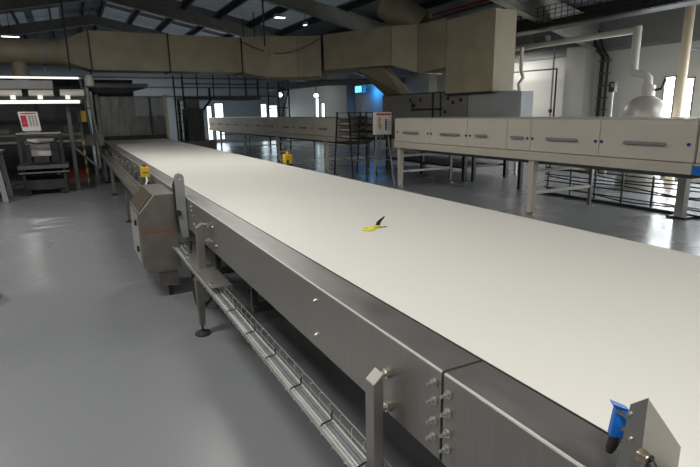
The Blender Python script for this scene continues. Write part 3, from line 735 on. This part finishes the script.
# ceiling lamps (white glowing battens)
def batten(x, y, z, lab, ln=1.0, along='x', watts=0):
    t = thing('ceiling_lamp', lab, 'lamp', (x, y, z), 'ceiling lamps')
    dx, dy = (ln / 2, .12) if along == 'x' else (.12, ln / 2)
    MB().bbox(x - dx, x + dx, y - dy, y + dy, z, z + .09, .01).build('housing', 'white', t)
    MB().box(x - dx + .02, x + dx - .02, y - dy + .04, y + dy - .04, z - .015, z).build('diffuser', 'lampon', t)
    MB().tube([(x, y, z + .09), (x, y, zr(x) - .02)], .012, 6).build('hanger', 'dark', t)
    return t
batten(-1.6, 25.0, 4.82, 'white ceiling lamp at the left edge above the round duct', .62)
batten(6.55, 17.2, 4.82, 'brighter ceiling lamp above the middle of the tan duct', .36)
batten(7.9, 18.25, 4.82, 'smallest ceiling lamp, right of the brighter one above the tan duct', .12)

# ================================================================== FAR LEFT MACHINERY
mg = thing('safety_screen', 'clear guard screen with steel posts at the far end of the white belt', 'guard', (1.9, 18.8, 0))
MB().box(.93, 2.86, 18.70, 18.71, 1.10, 2.36).build('clear_sheet', 'clear', mg)
for x in (.86, 2.93): MB().box(x - .05, x + .05, 18.66, 18.76, 0, 2.42).build('post', 'steel_dull' if x < 2 else 'cream_d', mg)
MB().box(2.40, 2.46, 18.64, 18.69, 1.0, 2.35).build('middle_post', 'dark', mg)
MB().box(.91, 2.88, 18.66, 18.76, 1.07, 1.13).build('bottom_rail', 'dark', mg)
hd = thing('extraction_hood', 'grey tapered hood above the clear guard screen', 'hood', (1.5, 19, 2.43))
MB().loft([[(.70, 18.2, 2.62), (2.35, 18.2, 2.62), (2.35, 19.4, 2.62), (.70, 19.4, 2.62)], [(.70, 18.2, 2.74), (2.38, 18.2, 2.74), (2.38, 19.4, 2.74), (.70, 19.4, 2.74)]]).build('rim', 'grey', hd)
MB().loft([[(.85, 18.4, 2.44), (1.6, 18.4, 2.44), (1.6, 19.2, 2.44), (.85, 19.2, 2.44)], [(.72, 18.22, 2.62), (2.33, 18.22, 2.62), (2.33, 19.38, 2.62), (.72, 19.38, 2.62)]]).build('funnel', 'dkgrey', hd)
bx_ = thing('machine_block', 'dark machine head behind the grey hood', 'machine', (1.6, 21, 0))
MB().box(.75, 2.15, 20.4, 21.6, 0, 2.98).build('tower', 'dkgrey', bx_)
MB().box(2.15, 3.2, 20.5, 21.5, 0, 1.75).build('low_cabinet', 'dkgrey', bx_)
MB().box(.95, 1.8, 20.36, 20.4, 1.2, 2.0).build('front_panel', 'grey', bx_)
MB().box(.90, 2.9, 20.0, 20.3, 0, .95).build('plinth', 'grey', bx_)

ob = thing('dark_backing', 'large dark block with panels, added as dark backing behind the left machinery', 'machine', (-3, 20, 0))  # block added to keep the view behind the left machinery dark
MB().box(-7.5, .60, 19.6, 21.2, 0, 2.95).build('body', 'dark', ob)
for i in range(6):
    MB().bbox(-7.3 + i * 1.3, -6.1 + i * 1.3, 19.57, 19.6, 1.0, 2.7, .006).build('door_panel', 'dkgrey', ob)
    MB().box(-6.2 + i * 1.3, -6.16 + i * 1.3, 19.54, 19.57, 1.6, 1.9).build('handle', 'steel_dull', ob)
# roller housing row and tubes at upper left
def tube_lamp(x0, x1, y, z, r, lab):
    t = thing('tube_lamp', lab, 'lamp', ((x0 + x1) / 2, y, z), None)
    MB().tube([(x0, y, z), (x1, y, z)], r, 12).build('tube', 'lampwhite', t, smooth=True)
    MB().box(x0, x1, y + r, y + r + .06, z - .02, z + .05).build('batten', 'dkgrey', t)
    for x in (x0, x1): MB().lathe((x - .02, y, z), [(0, 0), (r * 1.25, 0), (r * 1.25, .04), (0, .04)], 12, 'x').build('end_cap', 'grey', t)
    return t
tube_lamp(-3.2, .30, 13.93, 2.09, .036, 'lower long white glowing tube at the far left')
tube_lamp(-3.2, .42, 15.6, 2.72, .026, 'upper long white glowing tube behind the round duct branch')
rh = thing('roller_machine', 'dark overhead machine with pale rounded covers at the upper left', 'machine', (-1.2, 14.2, 2.1))
MB().box(-3.4, -.22, 14.0, 14.5, 2.38, 2.56).build('top_bar', 'grey', rh)
MB().box(-3.4, .42, 14.02, 14.5, 2.14, 2.20).build('lower_bar', 'dark', rh)
for (a, b) in ((-2.35, -1.62), (-1.46, -.85), (-.72, -.23), (-.10, .40)):
    cvv = MB().tube([(a, 14.1, 2.29), (b, 14.1, 2.29)], .085, 16).build('rounded_cover', 'pipe', rh, smooth=True)
for x in (-1.75, -1.02, -.50, .05):
    MB().bbox(x - .05, x + .05, 13.93, 13.99, 2.15, 2.24, .006).build('square_lamp', 'lampsq', rh)
for x in (-3.3, .02): MB().box(x - .04, x + .04, 14.3, 14.4, 0, 2.38).build('post', 'dkgrey', rh)
# left processing machine with frame
pm = thing('packing_machine', 'dark machine frame with pale centre panel standing under the red and white sign', 'machine', (-.9, 14.6, 0))
for x in (-1.05, -.22):
    for y in (14.0, 15.0): MB().box(x - .035, x + .035, y - .035, y + .035, .0, 1.42).build('post', 'dark', pm)
MB().box(-1.08, -.19, 13.96, 14.04, 1.38, 1.42).build('top_rail', 'steel_bright', pm)
MB().box(-1.0, -.27, 13.98, 14.02, 1.28, 1.33).build('second_rail', 'dark', pm)
MB().box(-.92, -.36, 14.4, 14.45, .86, 1.27).build('centre_panel', 'signwhite', pm)
MB().box(-1.75, .30, 15.3, 15.36, 1.30, 1.36).build('outfeed_rail', 'steel_dull', pm)
MB().box(-1.75, .30, 15.5, 15.56, 1.12, 1.17).build('outfeed_rail', 'grey', pm)
MB().box(-1.70, -1.64, 15.3, 15.56, 0, 1.3).build('outfeed_leg', 'dkgrey', pm)
MB().bbox(-.15, .12, 15.25, 15.5, 1.36, 1.52, .02).build('drive_motor', 'dkgrey', pm)
MB().bbox(-1.5, -1.3, 15.25, 15.5, 1.36, 1.48, .02).build('drive_motor', 'grey', pm)
MB().box(-.98, -.86, 14.1, 14.3, .74, 1.15).build('motor', 'black', pm)
MB().box(-.45, -.28, 14.1, 14.3, .74, 1.2).build('motor', 'black', pm)
MB().box(-.80, -.50, 14.0, 14.2, .74, .86).build('chute', 'dark', pm)
MB().box(-1.15, -.12, 13.9, 15.1, .60, .68).build('lower_deck', 'dkgrey', pm)
MB().box(-1.15, -.12, 13.9, 15.1, .50, .53).build('lower_rail', 'steel_dull', pm)
MB().box(-1.08, -.20, 13.95, 15.05, .12, .34).build('base', 'dark', pm)
for x in (-.98, -.30): MB().tube([(x, 13.9, .06), (x, 15.0, .06)], .05, 10).build('roller_foot', 'rubber', pm, smooth=True)
MB().tube([(-.9, 13.9, 1.22), (-.7, 13.88, 1.17), (-.4, 13.88, 1.19), (-.3, 13.9, 1.24)], .02, 6).build('hose', 'black', pm, smooth=True)
sn = thing('sign_board', 'white notice board with red panel standing on top of the dark machine frame', 'sign', (-.75, 13.9, 1.47))
sb = MB().hexa([(-.93, 13.90, 1.46), (-.57, 13.90, 1.46), (-.57, 13.93, 1.46), (-.93, 13.93, 1.46), (-.98, 13.92, 1.88), (-.60, 13.92, 1.88), (-.60, 13.95, 1.88), (-.98, 13.95, 1.88)]).build('board', 'signwhite', sn)
def onb(x0, x1, z0, z1, nm, m):
    def q(x, z): t_ = (z - 1.46) / .42; return (x - .04 * t_, 13.896 + .02 * t_, z)
    MB().loft([[q(x0, z0), q(x1, z0), q(x1, z1), q(x0, z1)], [tuple(Vector(q(*p)) + Vector((0, .003, 0))) for p in ((x0, z0), (x1, z0), (x1, z1), (x0, z1))]]).build(nm, m, sn)
onb(-.91, -.80, 1.55, 1.80, 'red_panel', 'signred')
onb(-.89, -.60, 1.83, 1.855, 'red_heading', 'signred')
for x in (-.76, -.70, -.64): onb(x, x + .04, 1.56, 1.80, 'print_column', 'signgrey')
onb(-.885, -.83, 1.62, 1.66, 'white_mark', 'signwhite')
MB().box(-.90, -.60, 13.93, 13.98, 1.42, 1.46).build('foot_bar', 'grey', sn)
# transfer conveyor
tc_ = thing('transfer_conveyor', 'grey steel cross conveyor joining the machine frame to the guard posts', 'conveyor', (.2, 16.2, 0))
MB().box(-.55, .80, 15.9, 16.0, .98, 1.25).build('side_panel', 'steel_dull', tc_)
MB().box(-.55, .80, 16.0, 16.7, 1.16, 1.20).build('bed', 'dark', tc_)
MB().box(-.55, .80, 16.7, 16.8, .98, 1.25).build('side_panel', 'steel_dull', tc_)
for x in (-.4, .70):
    for y in (15.95, 16.75): MB().box(x - .035, x + .035, y - .035, y + .035, 0, .98).build('leg', 'dkgrey', tc_)
MB().bar((.05, 15.88, .98), (.60, 15.88, .35), .05).build('brace', 'grey', tc_)
rc = thing('crate', 'red crate on the floor under the cross conveyor', 'crate', (.0, 17.5, 0))
MB().box(-.32, .36, 17.3, 17.7, .0, .24).build('body', 'red', rc)
MB().box(-.35, .39, 17.27, 17.73, .24, .27).build('rim', 'red', rc)
sp2 = thing('striped_post', 'thin yellow and black striped post beside the red crate', 'post', (.25, 14.9, 0))
MB().tube([(.27, 15.0, 0), (.27, 15.0, 1.9)], .022, 8).build('pole', 'dkgrey', sp2)
for i in range(5): MB().tube([(.27, 15.0, .1 + i * .24), (.27, 15.0, .2 + i * .24)], .024, 8).build('yellow_band', 'orange', sp2)
# dark post cluster at machine side
pc = thing('machine_mast', 'leaning steel masts with cables left of the clear guard screen', 'mast', (.5, 16.4, 0))
for (a, b, w, m_) in (((.38, 15.6, 2.75), (.52, 15.6, 1.0), .05, 'dkgrey'), ((.48, 15.7, 2.5), (.70, 15.7, .98), .05, 'steel_dull'), ((.22, 15.5, 2.5), (.34, 15.5, 1.2), .03, 'black'), ((.60, 15.8, 2.4), (.62, 15.8, .4), .06, 'grey'), ((.10, 15.7, 2.1), (.55, 15.7, 1.95), .03, 'dark')):
    MB().bar(a, b, w).build('mast', m_, pc)
MB().bbox(.28, .42, 15.45, 15.56, 1.62, 1.9, .01).build('control_box', 'yellow', pc)
MB().lathe((.60, 15.6, 2.66), [(0, -.17), (.09, -.13), (.12, 0), (.08, .13), (0, .17)], 14).build('pulley', 'pipe', pc, smooth=True)
# side trunking along far left side of conveyor
TE = 15.8
tg = thing('cable_trunking', 'pale metal trunking on legs along the far left side of the conveyor', 'trunking', (.72, 12, 0))
MB().box(.66, .78, 6.3, TE, .70, .76).build('trough', 'steel_dull', tg)
MB().box(.64, .655, 6.3, TE, .72, .80).build('outer_rail', 'wire', tg)
MB().box(.785, .80, 6.3, TE, .72, .80).build('inner_rail', 'wire', tg)
for y in (7.6, 9.4, 12.9, 15.5):
    l_ = MB().box(.69, .75, y - .03, y + .03, .04, .70).build('leg', 'steel_dull', tg)
    MB().lathe((.72, y, 0), [(0, 0), (.07, 0), (.07, .015), (.02, .04), (0, .04)], 14).build('foot', 'black', l_, smooth=True)
for i in range(9):
    y = 7.3 + i * .75
    MB().bbox(.80, .86, y, y + .12, .74, .90, .008).build('junction_block', 'steel_dull' if i % 2 else 'dkgrey', tg)
# left edge table
lt = thing('work_table', 'grey-legged work table at the left edge of the aisle', 'table', (-2.0, 13.4, 0))
MB().box(-2.9, -1.36, 13.0, 14.2, 1.02, 1.07).build('tabletop', 'grey', lt)
for (x, y) in ((-1.42, 13.05), (-1.42, 14.1), (-2.8, 13.05), (-2.8, 14.1)):
    MB().hexa([(x - .0, y - .04, .02), (x + .10, y - .04, .02), (x + .10, y + .04, .02), (x - .0, y + .04, .02), (x - .09, y - .04, 1.02), (x + .01, y - .04, 1.02), (x + .01, y + .04, 1.02), (x - .09, y + .04, 1.02)]).build('leg', 'grey', lt)
    MB().box(x - .03, x + .13, y - .07, y + .07, 0, .02).build('foot_plate', 'steel_dull', lt)
MB().box(-2.8, -1.42, 13.2, 14.0, .28, .32).build('lower_shelf', 'dark', lt)
tag(MB().bbox(-2.2, -1.50, 13.2, 13.8, .325, .98, .03).build('machine_box', 'dkgrey'), 'dark box on the lower shelf of the left work table', 'box')
bg = MB(); bg.loft([[( -2.0, 13.1, 1.072), (-1.40, 13.1, 1.072), (-1.42, 13.8, 1.072), (-2.0, 13.8, 1.072)], [(-1.95, 13.2, 1.2), (-1.5, 13.15, 1.17), (-1.55, 13.7, 1.2), (-1.9, 13.7, 1.24)]])
tag(bg.build('plastic_bag', 'ltgrey'), 'pale blue-grey plastic bag on the left work table', 'bag')
# light bin corner and black hose at the left frame edge
M['tub'] = mat('pale_tub', (.45, .46, .45), .5)
tb = thing('tub', 'pale grey rounded tub just inside the left edge of the aisle', 'tub', (-1.12, 5.95, 0))
MB().loft([[(-1.08 + r * math.cos(2 * PI * i / 24), 6.0 + r * math.sin(2 * PI * i / 24), z) for i in range(24)] for (r, z) in ((.25, 0), (.27, .03), (.275, .12), (.25, .15))]).build('body', 'tub', tb, smooth=True)
MB().lathe((-1.08, 6.0, .15), [(0, 0), (.26, 0), (.26, .02), (0, .03)], 24).build('lid', 'tub', tb, smooth=True)
pts = [(-.60 - .35 + .35 * math.cos(a), 3.35 + .35 * math.sin(a), .016) for a in [(-.9 + 2.0 * i / 14) for i in range(15)]]
tag(MB().tube(pts, .014, 8).build('hose', 'rubber', smooth=True), 'curved black hose on the floor at the lower left edge', 'hose')

# ================================================================== MEZZANINE / SCAFFOLD FAR MIDDLE
mz = thing('mezzanine', 'dark steel platform with railings behind the far end of the oven', 'platform', (5.3, 20.3, 0))
MB().box(3.75, 6.68, 20.0, 21.6, 2.28, 2.40).build('deck', 'dkgrey', mz)
for (x, y) in ((3.85, 20.1), (3.85, 21.5)): MB().box(x - .05, x + .05, y - .05, y + .05, 0, 2.28).build('column', 'dkgrey', mz)
for x in (3.8, 4.3, 4.9, 5.5, 6.1, 6.62): MB().tube([(x, 20.05, 2.4), (x, 20.05, 3.35)], .022, 6).build('railing_post', 'dark', mz)
for (x, y) in ((6.6, 20.1), (6.6, 21.5)): MB().tube([(x, y, 2.4), (x, y, zr(x) - .02)], .02, 6).build('hanger', 'dark', mz)
for z in (2.85, 3.3): MB().tube([(3.75, 20.05, z), (6.66, 20.05, z)], .022, 6).build('railing', 'dark', mz)
for x in (3.35, 3.65): MB().bar((x, 19.2, 0), (x + .1, 19.9, 3.1), .05).build('ladder_rail', 'dark', mz)
for i in range(9):
    z = .3 + i * .3; MB().bar((3.37 + z * .03, 19.2 + z * .226, z), (3.67 + z * .03, 19.2 + z * .226, z), .025).build('ladder_rung', 'dark', mz)
dm = thing('machine_tower', 'dark machine block beside the far end of the white belt', 'machine', (3.9, 18.2, 0))
MB().box(3.45, 3.98, 17.9, 18.7, 0, 1.95).build('tower', 'dark', dm)
MB().box(3.35, 4.3, 17.7, 18.9, .1, .9).build('lower_body', 'dkgrey', dm)
MB().bbox(3.55, 3.90, 18.0, 18.6, 1.95, 2.25, .02).build('motor', 'dkgrey', dm)
MB().tube([(4.0, 18.0, 1.9), (4.25, 18.0, 2.2), (4.3, 18.2, 2.6)], .04, 8).build('hose', 'black', dm, smooth=True)
sc_ = thing('scaffold_tower', 'dark scaffold tower in front of the far bright windows', 'scaffold', (8.9, 24, 0))
for (x, y) in ((8.6, 23.2), (9.1, 23.2), (8.6, 24.6), (9.1, 24.6)): MB().tube([(x, y, 0), (x, y, 3.2)], .035, 6).build('upright', 'dark', sc_)
for z in (1.2, 2.0, 2.8): 
    MB().tube([(8.6, 23.2, z), (9.1, 23.2, z)], .03, 6).build('ledger', 'dark', sc_)
    MB().tube([(8.6, 23.2, z), (8.6, 24.6, z)], .03, 6).build('ledger', 'dark', sc_)
MB().tube([(8.6, 23.2, 1.2), (9.1, 23.2, 2.8)], .03, 6).build('brace', 'dark', sc_)
MB().tube([(9.1, 24.6, 1.2), (8.6, 23.2, 2.8)], .03, 6).build('brace', 'grey', sc_)
fp = thing('pipe', 'grey sloping round pipe under the duct by the far lamps', 'pipe', (10, 21.5, 2.8))
MB().tube([(8.9, 23.0, 2.95), (10.0, 21.5, 3.02), (12.97, 19.6, 3.05)], .13, 14).build('shaft', 'grey', fp, smooth=True)
MB().tube([(10.0, 21.5, 3.1), (10.0, 21.5, zr(10) - .02)], .015, 6).build('hanger', 'dark', fp)


# ================================================================== LIGHTING
def area(name, loc, target, sx, sy, e, col=(1, 1, 1)):
    l = bpy.data.lights.new(name, 'AREA'); l.shape = 'RECTANGLE'; l.size = sx; l.size_y = sy; l.energy = e; l.color = col
    o = bpy.data.objects.new(name, l); C.objects.link(o); o.location = loc
    d = Vector(target) - Vector(loc); o.rotation_euler = d.to_track_quat('-Z', 'Y').to_euler()
    return o
warm = (1.0, .972, .915)
# high-bay lamps hanging over the near end of the hall and left aisle (outside the view), plus added fill lamps
def highbay(x, y, z, e, lab, s=1.3, spread=None):
    t = thing('high_bay_lamp', lab, 'lamp', (x, y, z), 'high bay lamps')
    MB().bbox(x - s / 2 - .05, x + s / 2 + .05, y - .35, y + .35, z + .02, z + .14, .02).build('housing', 'dkgrey', t)
    MB().box(x - s / 2, x + s / 2, y - .3, y + .3, z + .005, z + .02).build('diffuser', 'lampon', t)
    for dx in (-.5, .5): MB().tube([(x + dx, y, z + .14), (x + dx, y, zr(x + dx) - .02)], .01, 6).build('hanger', 'dark', t)
    a = area('high_bay_light', (x, y, z - .01), (x, y, 0), s, .6, e, warm)
    if spread: a.data.spread = spread
highbay(-1.0, -1.6, 4.7, 140, 'high bay lamp over the near left aisle')
highbay(-1.1, 3.4, 4.7, 130, 'high bay lamp over the aisle above the camera')
highbay(2.4, 8.6, 4.75, 85, 'added high bay lamp over the middle of the white belt, out of view')  # lamp added to even out the belt's brightness with distance
highbay(-3.2, 9.5, 4.5, 190, 'high bay lamp over the aisle beyond the cabinet')
highbay(2.2, -2.8, 4.9, 112, 'high bay lamp behind the camera')
highbay(11.7, 12.7, 3.5, 70, 'added high bay lamp hidden behind the vertical tan duct', .8)  # hidden lamp added to brighten the right wall around the duct
highbay(11.75, 3.0, 3.7, 90, 'added unseen high bay lamp over the far right aisle', .8)  # out-of-view lamp added to lift the right wall
highbay(4.0, 30.0, 4.5, 120, 'added high bay lamp near the far wall, hidden behind the duct')  # added where the duct hides it, lights the far wall
highbay(8.0, 28.0, 4.5, 18, 'added high bay lamp near the far right corner, hidden behind the duct')  # weak unseen fill added for the far right corner
for (y, z, l, e) in ((7.9, 1.4, 1.6, 60), (5.2, 1.4, 2.0, 130)):
    area('side_window_light', (12.9, y, z), (5, y - 1, .2), 1.4 if y > 6 else 2.2, 2.0, e, (.86, .94, 1))
area('far_window_light', (8.4, 33.8, 1.5), (8.4, 20, .5), 1.2, 2.0, 30, (.7, .88, 1))
area('ceiling_lamp_light', (-1.6, 25.0, 4.79), (-1.6, 25, 0), .6, .2, 70, (1, 1, .97))
highbay(-1.4, 31.0, 4.4, 60, 'high bay lamp over the far end of the left aisle', .8)
pl = bpy.data.lights.new('blue_lamp_light', 'POINT'); pl.energy = 22; pl.color = (.03, .35, 1); pl.shadow_soft_size = .15
po = bpy.data.objects.new('blue_lamp_light', pl); C.objects.link(po); po.location = (12.6, 21.8, 2.7)

w = bpy.data.worlds.new('world'); sc.world = w; w.use_nodes = True
w.node_tree.nodes['Background'].inputs['Color'].default_value = (.6, .75, 1, 1)
w.node_tree.nodes['Background'].inputs['Strength'].default_value = .3

# ================================================================== CAMERA
f = 520.0; cx, cy = 350.0, 233.5
Yv = Vector((68 - cx, 117 - cy, f)).normalized()
Dv = Yv.cross(Vector((1, -.017, 0))).normalized()
if Dv.y < 0: Dv = -Dv
Xv = Dv.cross(Yv).normalized()
if Xv.x < 0: Xv = -Xv
Uv = -Dv
right = Vector((Xv.x, Yv.x, Uv.x)); down = Vector((Xv.y, Yv.y, Uv.y)); fwd = Vector((Xv.z, Yv.z, Uv.z))
cam = bpy.data.cameras.new('camera'); co = bpy.data.objects.new('camera', cam); C.objects.link(co)
up = -down; bk = -fwd
co.matrix_world = Matrix(((right.x, up.x, bk.x, 0), (right.y, up.y, bk.y, 0), (right.z, up.z, bk.z, 1.75), (0, 0, 0, 1)))
cam.sensor_width = 36; cam.lens = f / 700 * 36; cam.clip_start = .02; cam.clip_end = 200
sc.camera = co
sc.view_settings.view_transform = 'Standard'; sc.view_settings.look = 'None'
sc.view_settings.exposure = 0; sc.view_settings.gamma = 1; sc.view_settings.use_curve_mapping = False
